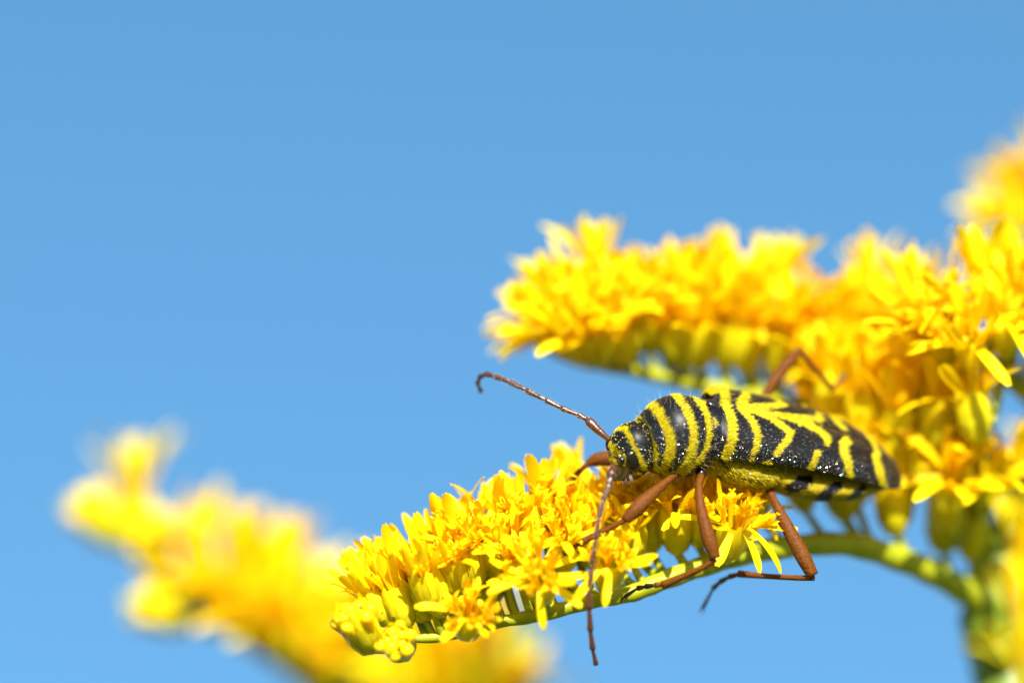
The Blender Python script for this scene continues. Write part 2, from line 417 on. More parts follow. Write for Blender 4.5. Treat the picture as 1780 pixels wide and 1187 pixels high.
# ------------------------------------------------------------------ the near goldenrod plant
stemtop = P(1735, 1120, 181)
base1 = W(stemtop) + np.array([0.03, 0.05, 0]); base1[2] = 0
plant = thing('goldenrod_plant', 'goldenrod in full yellow bloom carrying the striped beetle on its flower spray', 'flower', base1)
def to_cam(wp): return ((np.asarray(wp) - CAM) * 1000) @ RW
g0 = to_cam(base1)
MS = stalk('stem', plant, [g0 - np.array([0, 0, 0]), to_cam(base1 + np.array([-.012, -.005, .35])), to_cam(W(stemtop) + np.array([.018, .02, -.28])), to_cam(W(stemtop) + np.array([.006, .004, -.07])), P(1765, 1260, 181), stemtop, P(1722, 1050, 180), P(1760, 930, 180), P(1860, 760, 181), P(1950, 560, 183)], 3.4, 1.0, M_MSTEM, 8, 14)
SA = stalk('branch', plant, [P(1720, 1060, 180), P(1650, 1010, 177), P(1560, 970, 174.5), P(1460, 945, 172), P(1330, 956, 169.5), P(1235, 980, 167.5), P(1150, 1010, 166.3), P(1098, 1031, 165.8), P(1030, 1044, 165.3), P(940, 1068, 165), P(860, 1082, 165), P(770, 1106, 165), P(690, 1110, 164.8)], .88, .26, M_STEM)
SB = stalk('branch', plant, [P(1830, 810, 182), P(1700, 800, 181), P(1560, 755, 180), P(1420, 720, 179), P(1290, 688, 178), P(1190, 664, 177.5), P(1090, 642, 177), P(1010, 630, 177), P(950, 606, 177)], .8, .3, M_STEM)
SD = stalk('branch', plant, [P(1860, 760, 181), P(1790, 690, 177), P(1735, 640, 174), P(1680, 590, 172.5), P(1640, 545, 172)], .7, .3, M_STEM)
SC = stalk('branch', plant, [P(1950, 600, 183), P(1900, 520, 184), P(1852, 430, 190), P(1812, 402, 191.5)], .7, .4, M_STEM)
SF = stalk('branch', plant, [P(1740, 980, 180), P(1700, 900, 178), P(1650, 840, 177), P(1580, 800, 177)], .6, .35, M_STEM)
SG = stalk('branch', plant, [P(1765, 1260, 181), P(1840, 1330, 168), P(1850, 1270, 148), P(1835, 1130, 143)], .7, .4, M_STEM)

# sprays in sharp focus: base px, base distance, lean, towards camera, kind, scale
A = [
 (650, 1130, 163.6, 30, 30, 'bud', 1.28), (704, 1134, 164.0, 30, 66, 'bud', 1.1), (676, 1084, 165.2, 38, 8, 'half', .92),
 (708, 1092, 165.0, 22, 6, 'half', 1.02), (742, 1080, 165.3, 20, 0, 'half', 1.02), (768, 1072, 164.6, 16, 18, 'half', 1.0),
 (812, 1108, 163.4, -8, 48, 'open', 1.0), (790, 1050, 166.5, 18, -5, 'half', 1.05), (830, 1020, 165.5, 14, 20, 'mid', 1.0),
 (946, 1042, 163.4, 12, 52, 'open', 1.04), (860, 1048, 166.8, 12, -10, 'mid', 1.05), (880, 1010, 165.8, 20, 25, 'mid', 1.0),
 (900, 970, 167.5, 16, -8, 'half', 1.0), (945, 940, 167.5, 4, 0, 'half', 1.05), (985, 990, 165.6, 14, 34, 'open', 1.0),
 (975, 960, 167.2, -4, 10, 'mid', 1.0), (1052, 1022, 163.9, -12, 48, 'open', 1.06), (1030, 985, 166.8, 6, 20, 'mid', 1.0),
 (1176, 962, 167.4, 4, 18, 'mid', 1.15), (1262, 972, 166.6, -16, 34, 'open', 1.12), (1215, 950, 168.0, -4, 26, 'mid', 1.05),
 (1100, 985, 167.2, 0, 8, 'mid', 1.05), (835, 985, 167.6, 20, -6, 'half', .95), (1275, 930, 168.6, -22, 20, 'open', 1.0),
 (690, 1076, 166.2, 34, -6, 'half', 1.05), (725, 1066, 166.4, 26, -4, 'half', 1.1), (752, 1058, 164.2, 20, 24, 'half', 1.0), (775, 1036, 167.0, 22, 0, 'half', 1.08), (800, 1030, 165.0, 18, 30, 'mid', 1.0),
 (815, 1000, 166.6, 16, 10, 'half', 1.1), (850, 1000, 166.0, 8, 28, 'mid', 1.1), (870, 985, 167.6, 10, 0, 'half', 1.1), (905, 1015, 164.8, 10, 34, 'mid', 1.0), (925, 960, 166.6, 8, 18, 'mid', 1.1),
 (955, 945, 168.0, 4, -4, 'half', 1.05), (1005, 975, 167.4, 8, 14, 'mid', 1.1), (1060, 950, 168.5, 4, 10, 'mid', 1.1), (1014, 905, 171, 12, -4, 'half', 1.0), (1130, 960, 168.6, -6, 14, 'mid', 1.1), (1090, 930, 169.6, 0, 6, 'mid', 1.1), (1240, 930, 169.0, 0, 10, 'mid', 1.1), (1195, 920, 169.8, 2, 4, 'mid', 1.1),
]
RA = np.random.default_rng(21)
A.sort(key=lambda q: q[2] - .012 * q[4])
for ia, (px, py, d, lean, tow, kind, s) in enumerate(A):
    b = P(px, py, d); dd = dir_from(lean + RA.uniform(-3, 3), tow)
    add_head(plant, b, dd, kind, s, ia < 27, near_pt(SA, b + np.array([.6, 0, -.8])), RA, JOINS)

# softer sprays: (stalk, list of base px, d, lean, tow, kind, scale)
RB = np.random.default_rng(5)
def spray(root, S, items, R, sharp=False, push=1.2):
    for (px, py, d, lean, tow, kind, s) in items:
        b = P(px, py, d); add_head(root, b, dir_from(lean, tow), kind, s, sharp, near_pt(S, b + np.array([push, 0, -push])), R)
Bh = [(982, 606, 177, 60, 10, 'open', .95), (988, 596, 177.5, 40, 15, 'mid', 1.0), (1005, 565, 178, 26, 0, 'mid', 1.05), (1000, 615, 176, 25, 30, 'mid', 1.1),
      (1020, 600, 177, 18, 20, 'open', 1.05), (1050, 545, 178, 8, 0, 'half', 1.1), (1055, 615, 176.5, 14, 30, 'mid', 1.15), (1090, 560, 178.5, -2, 5, 'open', 1.1), (1060, 570, 177.5, 20, 10, 'open', 1.0),
      (1100, 620, 177, 5, 20, 'mid', 1.1), (1190, 640, 177, 15, 10, 'mid', 1.15), (1170, 570, 178.5, 10, 0, 'open', 1.1), (1205, 600, 178, 5, 15, 'half', 1.15), (1150, 555, 179, -4, -10, 'mid', 1.05),
      (1245, 590, 179, 5, 0, 'open', 1.1), (1300, 650, 178, 8, 15, 'mid', 1.2), (1330, 620, 179, 15, 5, 'open', 1.15), (1310, 580, 180, 0, -5, 'mid', 1.1), (1375, 640, 179, 10, 15, 'mid', 1.2),
      (1390, 600, 180, -20, 0, 'open', 1.1), (1430, 680, 179, 5, 20, 'open', 1.2), (1340, 570, 181, -8, 0, 'half', 1.1), (1480, 640, 180, 4, 0, 'mid', 1.2), (1500, 690, 179, 0, 20, 'open', 1.15), (1540, 600, 181, 6, 0, 'mid', 1.1), (1560, 640, 180, 0, 10, 'open', 1.2), (1570, 720, 180, -8, 25, 'mid', 1.2),
      (1465, 720, 178, 8, 30, 'open', 1.1), (1600, 690, 181, -6, 10, 'open', 1.2), (1530, 560, 182, 10, -5, 'half', 1.0), (1600, 600, 181, 0, 0, 'mid', 1.1)]
Bh += [(1000, 616, 176.2, 40, 36, 'mid', 1.05), (1020, 628, 175.8, 30, 44, 'mid', 1.1), (1050, 632, 175.6, 20, 40, 'mid', 1.15), (1085, 632, 176, 16, 36, 'mid', 1.15), (1120, 600, 177, 8, 22, 'open', 1.15), (1040, 560, 177.5, 30, 10, 'open', 1.1), (1030, 586, 177, 30, 16, 'open', 1.1),
       (1150, 610, 177.4, 24, 22, 'mid', 1.15), (1215, 640, 177.4, 0, 24, 'mid', 1.2), (1260, 640, 178.4, -2, 24, 'mid', 1.2), (1280, 600, 179, 8, 12, 'open', 1.2), (1350, 660, 179, -4, 26, 'mid', 1.2), (1400, 670, 179.4, -2, 24, 'mid', 1.2), (1420, 640, 180.4, 14, 6, 'open', 1.2), (1460, 650, 180.6, -4, 14, 'mid', 1.2), (1510, 640, 181, 4, 10, 'open', 1.2), (1240, 560, 180, -6, -6, 'mid', 1.1), (1200, 560, 179.4, 6, -6, 'open', 1.1), (1550, 680, 181.5, 4, 16, 'open', 1.25), (1620, 640, 182, 4, 10, 'open', 1.2), (1620, 730, 181, 0, 24, 'mid', 1.2), (1520, 740, 179.5, 4, 30, 'open', 1.2), (1440, 760, 179, 6, 34, 'mid', 1.2)]
spray(plant, SB, Bh, RB)
Dh = [(1690, 560, 172, 42, 10, 'open', 1.05), (1655, 585, 172, 60, 25, 'mid', 1.0), (1722, 556, 173, 12, 0, 'half', 1.05), (1768, 578, 173, 4, 10, 'mid', 1.1), (1700, 640, 172, 25, 42, 'open', 1.1),
      (1750, 620, 173, 8, 30, 'open', 1.15), (1665, 640, 173, 40, 30, 'mid', 1.05), (1798, 596, 174, -6, 5, 'mid', 1.1), (1800, 640, 174, -8, 25, 'open', 1.1), (1635, 570, 174, 30, -8, 'half', 1.0), (1775, 545, 175, 6, -10, 'half', 1.0), (1700, 770, 172, 8, 0, 'mid', 1.2)]
spray(plant, SD, Dh, RB)
Ch = [(1814, 376, 192, 30, 0, 'mid', 1.15), (1817, 401, 191, 64, 10, 'mid', 1.10), (1842, 366, 192, 8, 5, 'mid', 1.15), (1852, 416, 191, 0, 15, 'mid', 1.15), (1802, 406, 192, 44, 24, 'open', 1.06)]
spray(plant, SC, Ch, RB)
Fh = [(1650, 880, 175, -4, 48, 'open', 1.2), (1590, 850, 176, 12, 20, 'mid', 1.2), (1700, 880, 175.5, -22, 30, 'open', 1.1), (1540, 860, 176, 18, 10, 'mid', 1.2), (1610, 800, 178, 0, 20, 'open', 1.2),
      (1730, 860, 177, -30, 20, 'mid', 1.1), (1490, 880, 175, 6, 12, 'mid', 1.15), (1560, 790, 178, 10, 15, 'open', 1.1), (1660, 790, 178, -6, 10, 'mid', 1.2), (1650, 930, 176, 4, 15, 'half', 1.2), (1400, 890, 174, 12, 6, 'mid', 1.1)]
spray(plant, SB, [(1560, 800, 174.5, 2, 14, 'half', 1.2), (1500, 762, 174.8, 6, 14, 'half', 1.15), (1622, 782, 174.5, -4, 14, 'half', 1.2), (1590, 745, 175.5, 4, 8, 'half', 1.15), (1450, 735, 175.5, 8, 10, 'half', 1.15)], RB)
spray(plant, SF, Fh[:6] + Fh[7:10], RB); spray(plant, SA, [Fh[6], Fh[10], (1560, 930, 175, 12, 12, 'half', 1.15), (1320, 900, 172.5, 6, 5, 'mid', 1.1),
      (1470, 905, 174.5, 12, 10, 'mid', 1.2), (1555, 925, 176.5, -2, 10, 'half', 1.3), (1640, 960, 178, 0, 14, 'half', 1.3), (1690, 975, 178.5, 4, 10, 'half', 1.3), (1440, 860, 177.5, 6, 10, 'mid', 1.2)], RB)
Gh = [(1800, 1160, 143, 8, 10, 'half', 1.15), (1790, 1050, 144, 4, 5, 'half', 1.1), (1815, 1260, 142, 10, 10, 'half', 1.15), (1770, 985, 186, 6, 10, 'half', 1.35), (1800, 940, 187, -5, 10, 'half', 1.35), (1840, 1090, 143, 4, 10, 'mid', 1.1)]
spray(plant, SG, Gh, RB)

# ------------------------------------------------------------------ the goldenrod behind, far out of focus
st2 = P(900, 1420, 205)
base2 = W(st2) + np.array([0.02, 0.05, 0]); base2[2] = 0
plant2 = thing('goldenrod_plant', 'blurred goldenrod with a stepped spray of yellow buds and no insect on it', 'flower', base2)
g2 = to_cam(base2)
stalk('stem', plant2, [g2, to_cam(base2 + np.array([-.01, -.01, .4])), to_cam(W(st2) + np.array([.01, .012, -.18])), st2, P(890, 1380, 205)], 3.0, 1.4, M_MSTEM, 8, 12)
SE = stalk('branch', plant2, [P(893, 1400, 205), P(760, 1290, 203), P(600, 1215, 201), P(470, 1130, 200), P(360, 1060, 199.5), P(270, 985, 199), P(215, 935, 199)], 1.1, .5, M_STEM)
Eh = [(206, 943, 199, 40, 5, 'bud', 1.50), (233, 953, 199.5, 2, 5, 'half', 1.38), (263, 983, 200, -6, -10, 'bud', 1.38), (343, 1038, 199, -2, 5, 'mid', 1.32), (288, 1008, 198, 20, 20, 'bud', 1.44),
      (333, 1083, 198, 66, 10, 'bud', 1.50), (408, 1078, 199.5, -4, 5, 'half', 1.38), (468, 1108, 200, -8, 5, 'half', 1.44), (388, 1083, 198, 12, 30, 'mid', 1.38), (533, 1148, 201, -4, 5, 'mid', 1.44),
      (448, 1128, 198.5, 8, 35, 'mid', 1.44), (508, 1163, 199, 4, 25, 'open', 1.44), (598, 1188, 200, 4, 15, 'mid', 1.56), (648, 1228, 201, 0, 10, 'half', 1.56), (708, 1238, 201, -6, 10, 'half', 1.56), (558, 1218, 199, 0, 30, 'mid', 1.44),
      (778, 1228, 203, -6, 5, 'mid', 1.56), (823, 1218, 204, -10, 0, 'half', 1.44), (858, 1288, 204, -14, 10, 'mid', 1.50), (748, 1288, 202, 4, 20, 'mid', 1.44)]
spray(plant2, SE, Eh, np.random.default_rng(9))

# ------------------------------------------------------------------ the beetle
bt = W(P(1250, 835, 166.5))
beetle = thing('longhorn_beetle', 'black longhorn beetle with bright yellow stripes and brown legs walking on goldenrod', 'beetle', bt)
def frame(dx, dyup, yaw, alpha):                    # body frame in camera mm: forward, left (towards camera), up
    im = norm([dx, dyup]); y, a = math.radians(yaw), math.radians(alpha)
    f = np.array([im[0] * math.cos(y), -math.sin(y), im[1] * math.cos(y)]); c = np.array([0, -1.0, 0])
    cp = norm(c - np.dot(c, f) * f); n = norm(np.cross(f, cp)); n = n if n[2] > 0 else -n
    u = math.sin(a) * cp + math.cos(a) * n; l = math.cos(a) * cp - math.sin(a) * n
    return f, l, u
def seg_sd(pts, poly):                              # signed distance to a stroke of varying width
    best = np.full(len(pts), 1e9); poly = np.asarray(poly, float)
    if len(poly) == 1: return np.linalg.norm(pts - poly[0, :2], axis=1) - poly[0, 2] / 2
    for a, b in zip(poly[:-1], poly[1:]):
        ab = b[:2] - a[:2]; t = np.clip(((pts - a[:2]) @ ab) / (ab @ ab + 1e-9), 0, 1)
        d = np.linalg.norm(pts - (a[:2] + t[:, None] * ab), axis=1) - (a[2] + t * (b[2] - a[2])) / 2
        best = np.minimum(best, d)
    return best
def strokes(pts, L, ox, oy, s, jit, R=rng):
    m = np.full(len(pts), 1e9)
    for st in L:
        q = [(ox + x / s, oy + y / s, wd / s) for x, y, wd in st]; m = np.minimum(m, seg_sd(pts, q))
    return np.clip(.5 - (m + .7 + R.normal(0, jit, len(pts))) / 1.2, 0, 1)
def from_frame(O, fr, loc): return O + loc[..., :1] * fr[0] + loc[..., 1:2] * fr[1] + loc[..., 2:3] * fr[2]
def tri_points(v, f, n, weight, R):                 # random points on quads, weighted
    q = np.array([x for x in f if len(x) == 4]); a, b, c, d = (v[q[:, i]] for i in range(4))
    nr = np.cross(c - a, d - b); ar = np.linalg.norm(nr, axis=1) / 2; nr /= (2 * ar + 1e-12)[:, None]
    wt = ar * weight[q].mean(1); wt /= wt.sum(); k = R.choice(len(q), n, p=wt)
    s, t = R.random((n, 1)), R.random((n, 1))
    p = (1 - s) * (1 - t) * a[k] + s * (1 - t) * b[k] + s * t * c[k] + (1 - s) * t * d[k]
    return p, nr[k]
def hairs(p, nr, back, length, width, lift, R, jit=.35):
    n = len(p); t = back - (nr @ back)[:, None] * nr if back.ndim == 1 else back
    t /= np.linalg.norm(t, axis=1)[:, None] + 1e-9
    d = t + nr * lift + R.normal(0, jit, (n, 3)) * .5; d /= np.linalg.norm(d, axis=1)[:, None]
    sdv = np.cross(d, nr + R.normal(0, .5, (n, 3))); sdv /= np.linalg.norm(sdv, axis=1)[:, None] + 1e-9
    L = length * R.uniform(.6, 1.2, (n, 1)); V = np.empty((n, 3, 3))
    V[:, 0] = p - sdv * width / 2 - nr * .004; V[:, 1] = p + sdv * width / 2 - nr * .004; V[:, 2] = p + d * L
    return V.reshape(-1, 3), [(3 * i, 3 * i + 1, 3 * i + 2) for i in range(n)]
def hair_part(parent, v, f, mask, n, back, length=.2, width=.032, lift=.30, m=M_HAIR, out=None, seed=1, name='pubescence'):
    R = np.random.default_rng(seed); p, nr = tri_points(v, f, n, mask, R)
    if out is not None:
        s = np.sign(((p - out) * nr).sum(1))[:, None]; nr = nr * s
    hv, hf = hairs(p, nr, np.asarray(back), length, width, lift, R)
    h = part(name, hv, hf, m, beetle, parent, smooth=False); h['kind'] = 'stuff'; return h

# ---- wing cases
FE = frame(-.906, .25, 20, 33); OE = P(1218, 743, 166.3)
Le = 392.0
es = np.array([0, .02, .05, .10, .2, .35, .5, .65, .78, .88, .95, .985, 1.0])
ea = np.array([68, 77, 83, 86, 87, 86, 83, 77, 68, 55, 40, 27, 10.]); eh = np.array([52, 55, 57, 55, 48, 40, 37, 34, 31, 26, 20, 15, 8.])
ezc = np.array([2, 3, 5, 10, 20, 30, 34, 33, 27, 18, 10, 5, 3.])
ELY = [
 [(60, 330, 40), (150, 335, 50), (215, 380, 55), (255, 440, 62), (282, 520, 70), (290, 600, 72), (275, 680, 72), (245, 750, 70), (225, 800, 60), (330, 840, 25), (460, 868, 12)],
 [(345, 425, 60), (385, 475, 52), (430, 540, 50), (460, 620, 52), (450, 700, 42), (408, 790, 18)],
 [(370, 430, 48), (450, 455, 42), (530, 492, 44), (620, 548, 48), (688, 602, 56), (650, 672, 50), (585, 745, 48)],
 [(530, 462, 20), (610, 480, 42), (700, 505, 48), (800, 548, 46), (890, 592, 46), (932, 635, 48), (938, 672, 46)],
 [(600, 465, 26), (760, 494, 34), (885, 538, 14)],
 [(1055, 672, 76), (1048, 730, 62), (1078, 800, 58), (1095, 895, 56)],
 [(1060, 655, 60), (1085, 672, 40)],
 [(1300, 712, 66), (1268, 760, 50), (1292, 850, 56), (1328, 975, 48)],
 [(545, 798, 34), (470, 832, 36)], [(868, 738, 44), (850, 795, 42), (808, 865, 34)],
]
ELY = [[(x, y, wd * .84) for x, y, wd in st] for st in ELY]
for side in (1, -1):
    na, nb = 270, 110; s = np.linspace(0, 1, na) ** 1.0; s = np.concatenate([s[:-12], np.linspace(s[-12], 1, 24)])
    na = len(s); th = np.linspace(0, 1.03, nb) * math.pi / 2
    a = np.interp(s, es, ea); h = np.interp(s, es, eh); zc = np.interp(s, es, ezc)
    ker = np.ones(9) / 9
    for arr in (a, h, zc):
        arr[8:-20] = np.convolve(arr, ker, 'same')[8:-20]
    S_, C_ = np.sin(th), np.cos(th)
    y = a[:, None] * np.sign(S_) * np.abs(S_) ** .86; z = h[:, None] * np.sign(C_) * np.abs(C_) ** .92 + zc[:, None]
    # shoulder hump, shallow crease beside the suture
    hump = 5 * np.exp(-((s[:, None] - .06) / .05) ** 2) * np.exp(-((th[None] - 1.05) / .3) ** 2)
    z = z + hump - 1.6 * np.exp(-(th[None] / .045) ** 2)
    y = y + .35 + hump * .6
    x = -(s[:, None] * Le + 0 * y) + 18 * (1 - (y / 95) ** 2) * np.exp(-(s[:, None] / .10) ** 2) * 0 - 10 * (s[:, None] < .2) * np.exp(-s[:, None] / .04) * (y / 90) ** 4
    loc = np.stack([x, y, z], -1).reshape(-1, 3) * MM
    pts = PX(from_frame(OE, FE, loc)); mask = strokes(pts, ELY, 1200, 600, 3.9575, 1.3)
    if side < 0: mask = np.maximum(mask, ((s[:, None] < .045 + 0 * th) & (th[None] > .4)).reshape(-1).astype(float))
    loc[:, 1] *= side; v = from_frame(OE, FE, loc); f = grid_faces(na, nb, flip=(side > 0))
    e = part('elytron', v, f, M_SHELL, beetle, mask=mask)
    ctr = OE - FE[0] * 180 * MM - FE[2] * 20 * MM
    hair_part(e, v, f, np.clip(mask * 1.2 - .2, 0, 1), 7000, -FE[0] - .45 * side * FE[1], .23, .034, .28, out=ctr, seed=3 + side)
    hair_part(e, v, f, 1 - mask, 900, -FE[0], .10, .010, .3, m=M_PALE, out=ctr, seed=13 + side, name='fine_hair')

# ---- lofted closed segments
def loft(O, fr, st, n=96, exp=1.0, k=10, noise=0):
    c = crom(st, k); V = []                         # rows: x, half width, height up, height down, z centre
    t = np.linspace(0, 2 * math.pi, n, endpoint=False); cs, sn = np.cos(t), np.sin(t)
    for x, aw, hu, hd, zc in c:
        V.append(np.stack([np.full(n, x), aw * np.sign(cs) * np.abs(cs) ** exp, zc + np.where(sn > 0, hu, hd) * np.sign(sn) * np.abs(sn) ** exp], -1))
    L = np.vstack(V) * MM; m = len(c)
    F = grid_faces(m, n, True) + [tuple(range(n - 1, -1, -1)), tuple((m - 1) * n + j for j in range(n))]
    return L, F
def mirror_px(O, fr, L):
    q = L.copy(); q[:, 1] = np.abs(q[:, 1]); return PX(from_frame(O, fr, q))

# ---- underside: thorax and abdomen
L, F = loft(OE, FE, [(22, 36, 38, 42, 2), (8, 50, 42, 60, 0), (-30, 78, 40, 70, -10), (-80, 90, 34, 68, -14), (-125, 89, 26, 64, -10), (-150, 80, 18, 56, -4)])
v = from_frame(OE, FE, L); pts = mirror_px(OE, FE, L)
dark = strokes(pts, [[(190, 905, 22), (330, 978, 18), (520, 985, 14)], [(215, 800, 30), (260, 850, 24), (330, 905, 12), (480, 950, 10), (600, 945, 10)], [(120, 420, 90), (190, 560, 80), (215, 700, 70), (205, 790, 34)]], 1200, 600, 3.9575, 1.5)
th_ = part('thorax', v, F, M_SHELL, beetle, mask=(1 - dark) * .75)
hair_part(th_, v, F, np.clip(1 - dark, 0, 1), 11000, -FE[0] - .3 * FE[2], .26, .030, .35, out=OE - FE[0] * 60 * MM, seed=31)
L, F = loft(OE, FE, [(-140, 82, 20, 56, -8), (-170, 91, 22, 57, -9), (-210, 91, 22, 57, -7), (-250, 86, 22, 54, -4), (-290, 76, 18, 47, 0), (-325, 57, 14, 36, 3), (-355, 37, 9, 22, 4), (-378, 14, 5, 10, 5)])
v = from_frame(OE, FE, L); pts = mirror_px(OE, FE, L)
dark = strokes(pts, [[(690, 985, 80), (770, 940, 110), (820, 925, 70)], [(900, 1070, 90), (960, 1000, 84), (1020, 955, 70)], [(1100, 1070, 60), (1150, 1010, 66), (1195, 975, 50)], [(1280, 1030, 40), (1310, 1000, 44)]], 1200, 600, 3.9575, 1.2)
ab_ = part('abdomen', v, F, M_SHELL, beetle, mask=1 - dark)
hair_part(ab_, v, F, np.clip(1 - dark, 0, 1), 8000, -FE[0], .16, .026, .2, out=OE - FE[0] * 250 * MM, seed=37)

# ---- scutellum and the shiny waist between thorax and wing cases
v, f = sphere(OE + FE[0] * 2 * MM + FE[2] * 55 * MM, np.array([13, 11, 5]) * MM, 12, 8, np.array(FE)); part('scutellum', v, f, M_BLACK, beetle)
FP = frame(-115, -13, 20, 33); OP = P(1220, 754, 165.7)
L, F = loft(OP, FP, [(-44, 46, 46, 50, 0), (-24, 52, 51, 54, 0), (-8, 53, 52, 54, 0), (10, 50, 50, 48, 0)], 64)
v = from_frame(OP, FP, L); pts = mirror_px(OP, FP, L)
mk = strokes(pts, [[(1195, 470, 30), (1215, 530, 46)], [(1080, 860, 120), (1170, 880, 150)]], 1020, 640, 5.397, 1)
ws = part('waist', v, F, M_SHELL, beetle, mask=mk)
hair_part(ws, v, F, mk, 1200, -FP[0], .2, .03, .4, out=OP, seed=41)

# ---- pronotum
L, F = loft(OP, FP, [(-2, 50, 54, 50, 0), (2, 59, 60, 57, 0), (12, 65, 66, 64, 0), (26, 70, 71, 70, 0), (46, 73, 74, 71, 0), (68, 70, 71, 67, 0), (88, 62, 62, 59, -2), (102, 54, 53, 51, -4), (108, 49, 48, 46, -5), (109, 42, 42, 40, -5)], 180, 1.0, 12)
v = from_frame(OP, FP, L); pts = mirror_px(OP, FP, L)
PRO = [
 [(440, 430, 34), (520, 470, 34), (575, 560, 34), (618, 680, 34), (640, 800, 36), (640, 930, 50)],
 [(560, 270, 80), (610, 330, 84), (685, 440, 88), (745, 560, 90), (788, 690, 96), (776, 800, 96), (720, 940, 80)],
 [(770, 225, 60), (830, 262, 68), (905, 345, 74), (962, 455, 78), (1000, 580, 80), (990, 720, 78), (955, 850, 76), (870, 965, 60)],
 [(930, 225, 44), (1000, 262, 54), (1070, 335, 62), (1118, 425, 60), (1143, 530, 62), (1143, 640, 60), (1115, 750, 40), (1060, 850, 36)],
 [(640, 940, 50), (760, 990, 44), (900, 975, 60), (1050, 860, 40)],
]
PRO = [[(x, y, wd * .92) for x, y, wd in st] for st in PRO]
mask = strokes(pts, PRO, 1020, 640, 5.397, 1.3)
pr = part('pronotum', v, F, M_SHELL, beetle, mask=mask)
pc = OP + FP[0] * 60 * MM
hair_part(pr, v, F, np.clip(mask * 1.2 - .2, 0, 1), 7000, -FP[0], .23, .034, .32, out=pc, seed=51)
hair_part(pr, v, F, 1 - mask, 700, -FP[0], .11, .010, .4, m=M_PALE, out=pc, seed=53, name='fine_hair')
hair_part(pr, v, F, np.ones(len(v)), 320, .2 * FP[2], .62, .009, 2.2, m=M_PALE, out=pc, seed=55, name='long_hair')

# ---- head (bent down)
FH = frame(-72, -36, 17, 34); OH = P(1116, 772, 164.6)
L, F = loft(OH, FH, [(-14, 38, 38, 36, 0), (0, 44, 44, 43, 0), (16, 46, 46, 48, 0), (32, 44, 42, 50, -2), (45, 37, 34, 47, -5), (55, 27, 23, 37, -9), (60, 14, 10, 18, -12)], 140, 1.0, 12)
v = from_frame(OH, FH, L); pts = mirror_px(OH, FH, L)
HED = [[(335, 470, 34), (350, 520, 36), (375, 610, 36), (430, 720, 36), (480, 830, 36), (535, 935, 40)],
       [(240, 600, 44), (222, 700, 60), (250, 780, 60), (300, 800, 40)], [(345, 830, 34), (372, 890, 42), (350, 915, 20)],
       [(300, 935, 14), (380, 992, 14), (500, 985, 14)], [(250, 860, 30), (280, 960, 20)]]
mask = strokes(pts, HED, 1020, 640, 5.397, 1.8)
hd = part('head', v, F, M_SHELL, beetle, mask=mask)
hc = OH + FH[0] * 30 * MM
hair_part(hd, v, F, np.clip(mask * 1.2 - .2, 0, 1), 4200, -FH[0] - .4 * FH[2], .15, .030, .4, out=hc, seed=61)
def surf(O, fr, L, px, py):                          # surface point nearest to a pixel on the visible side
    vv = from_frame(O, fr, L); q = PX(vv); ok = np.hypot(q[:, 0] - px, q[:, 1] - py) < 3.5
    if not ok.any(): return vv[np.argmin(np.hypot(q[:, 0] - px, q[:, 1] - py))]
    c = vv[ok]; return c[np.argmin(c[:, 1])]
ep = surf(OH, FH, L, 1101, 806)
for s in (1, -1):
    c = ep if s > 0 else ep - 2 * np.dot(ep - OH, FH[1]) * FH[1]
    ax = norm(c - hc - FH[0] * .2); tx = norm(FH[2] - np.dot(FH[2], ax) * ax); ty = np.cross(ax, tx)
    v, f = sphere(c - ax * .12, np.array([21, 15, 7 if s > 0 else 4]) * MM, 20, 14, np.array([tx, ty, ax])); part('eye', v, f, M_EYE, beetle, hd)
    c2 = surf(OH, FH, L, 1078, 799); c2 = c2 if s > 0 else c2 - 2 * np.dot(c2 - OH, FH[1]) * FH[1]
    v, f = sphere(c2, np.array([7, 7, 6]) * MM * (1 if s > 0 else .6), 12, 8); part('antenna_socket', v, f, M_BLACK, beetle, hd)
# mouth parts
mp = P(1084, 822, 162.6)
for dx, dd, yy in ((0, -.5, 0), (-12, .6, 2)):
    q = crom([P(1090 + dx, 818, 162.8 + dd), P(1084 + dx, 830, 162.4 + dd), P(1073 + dx, 835, 162.3 + dd)], 5)
    v, f = tube(q, np.linspace(7, 2.5, len(q)) * MM, 14); part('mandible', v, f, M_MAND, beetle, hd)
for dx, dd in ((0, -.9), (-10, .9)):
    q = crom([P(1094 + dx, 826, 162.6 + dd), P(1098 + dx, 836, 162.4 + dd), P(1090 + dx, 840, 162.2 + dd)], 4)
    v, f = tube(q, np.linspace(3.2, 1.8, len(q)) * MM, 8); part('palp', v, f, M_ANT, beetle, hd)

# ---- pollen dust on the head and back
R = np.random.default_rng(77)
pv = []
Lp, Fp = loft(OP, FP, [(8, 62, 63, 61, 0), (46, 73, 74, 71, 0), (88, 62, 62, 59, -2), (106, 49, 48, 46, -5)], 60)
for (O, fr, LL, FF, n) in ((OH, FH, L, F, 420), (OP, FP, Lp, Fp, 420)):
    vv = from_frame(O, fr, LL); p, nr = tri_points(vv, FF, n, np.ones(len(vv)), R)
    for q in p:
        r = R.uniform(.012, .030); pv.append(sphere(q, r, 5, 4))
v, f = join(pv); po = part('pollen_dust', v, f, M_POL, beetle); po['kind'] = 'stuff'

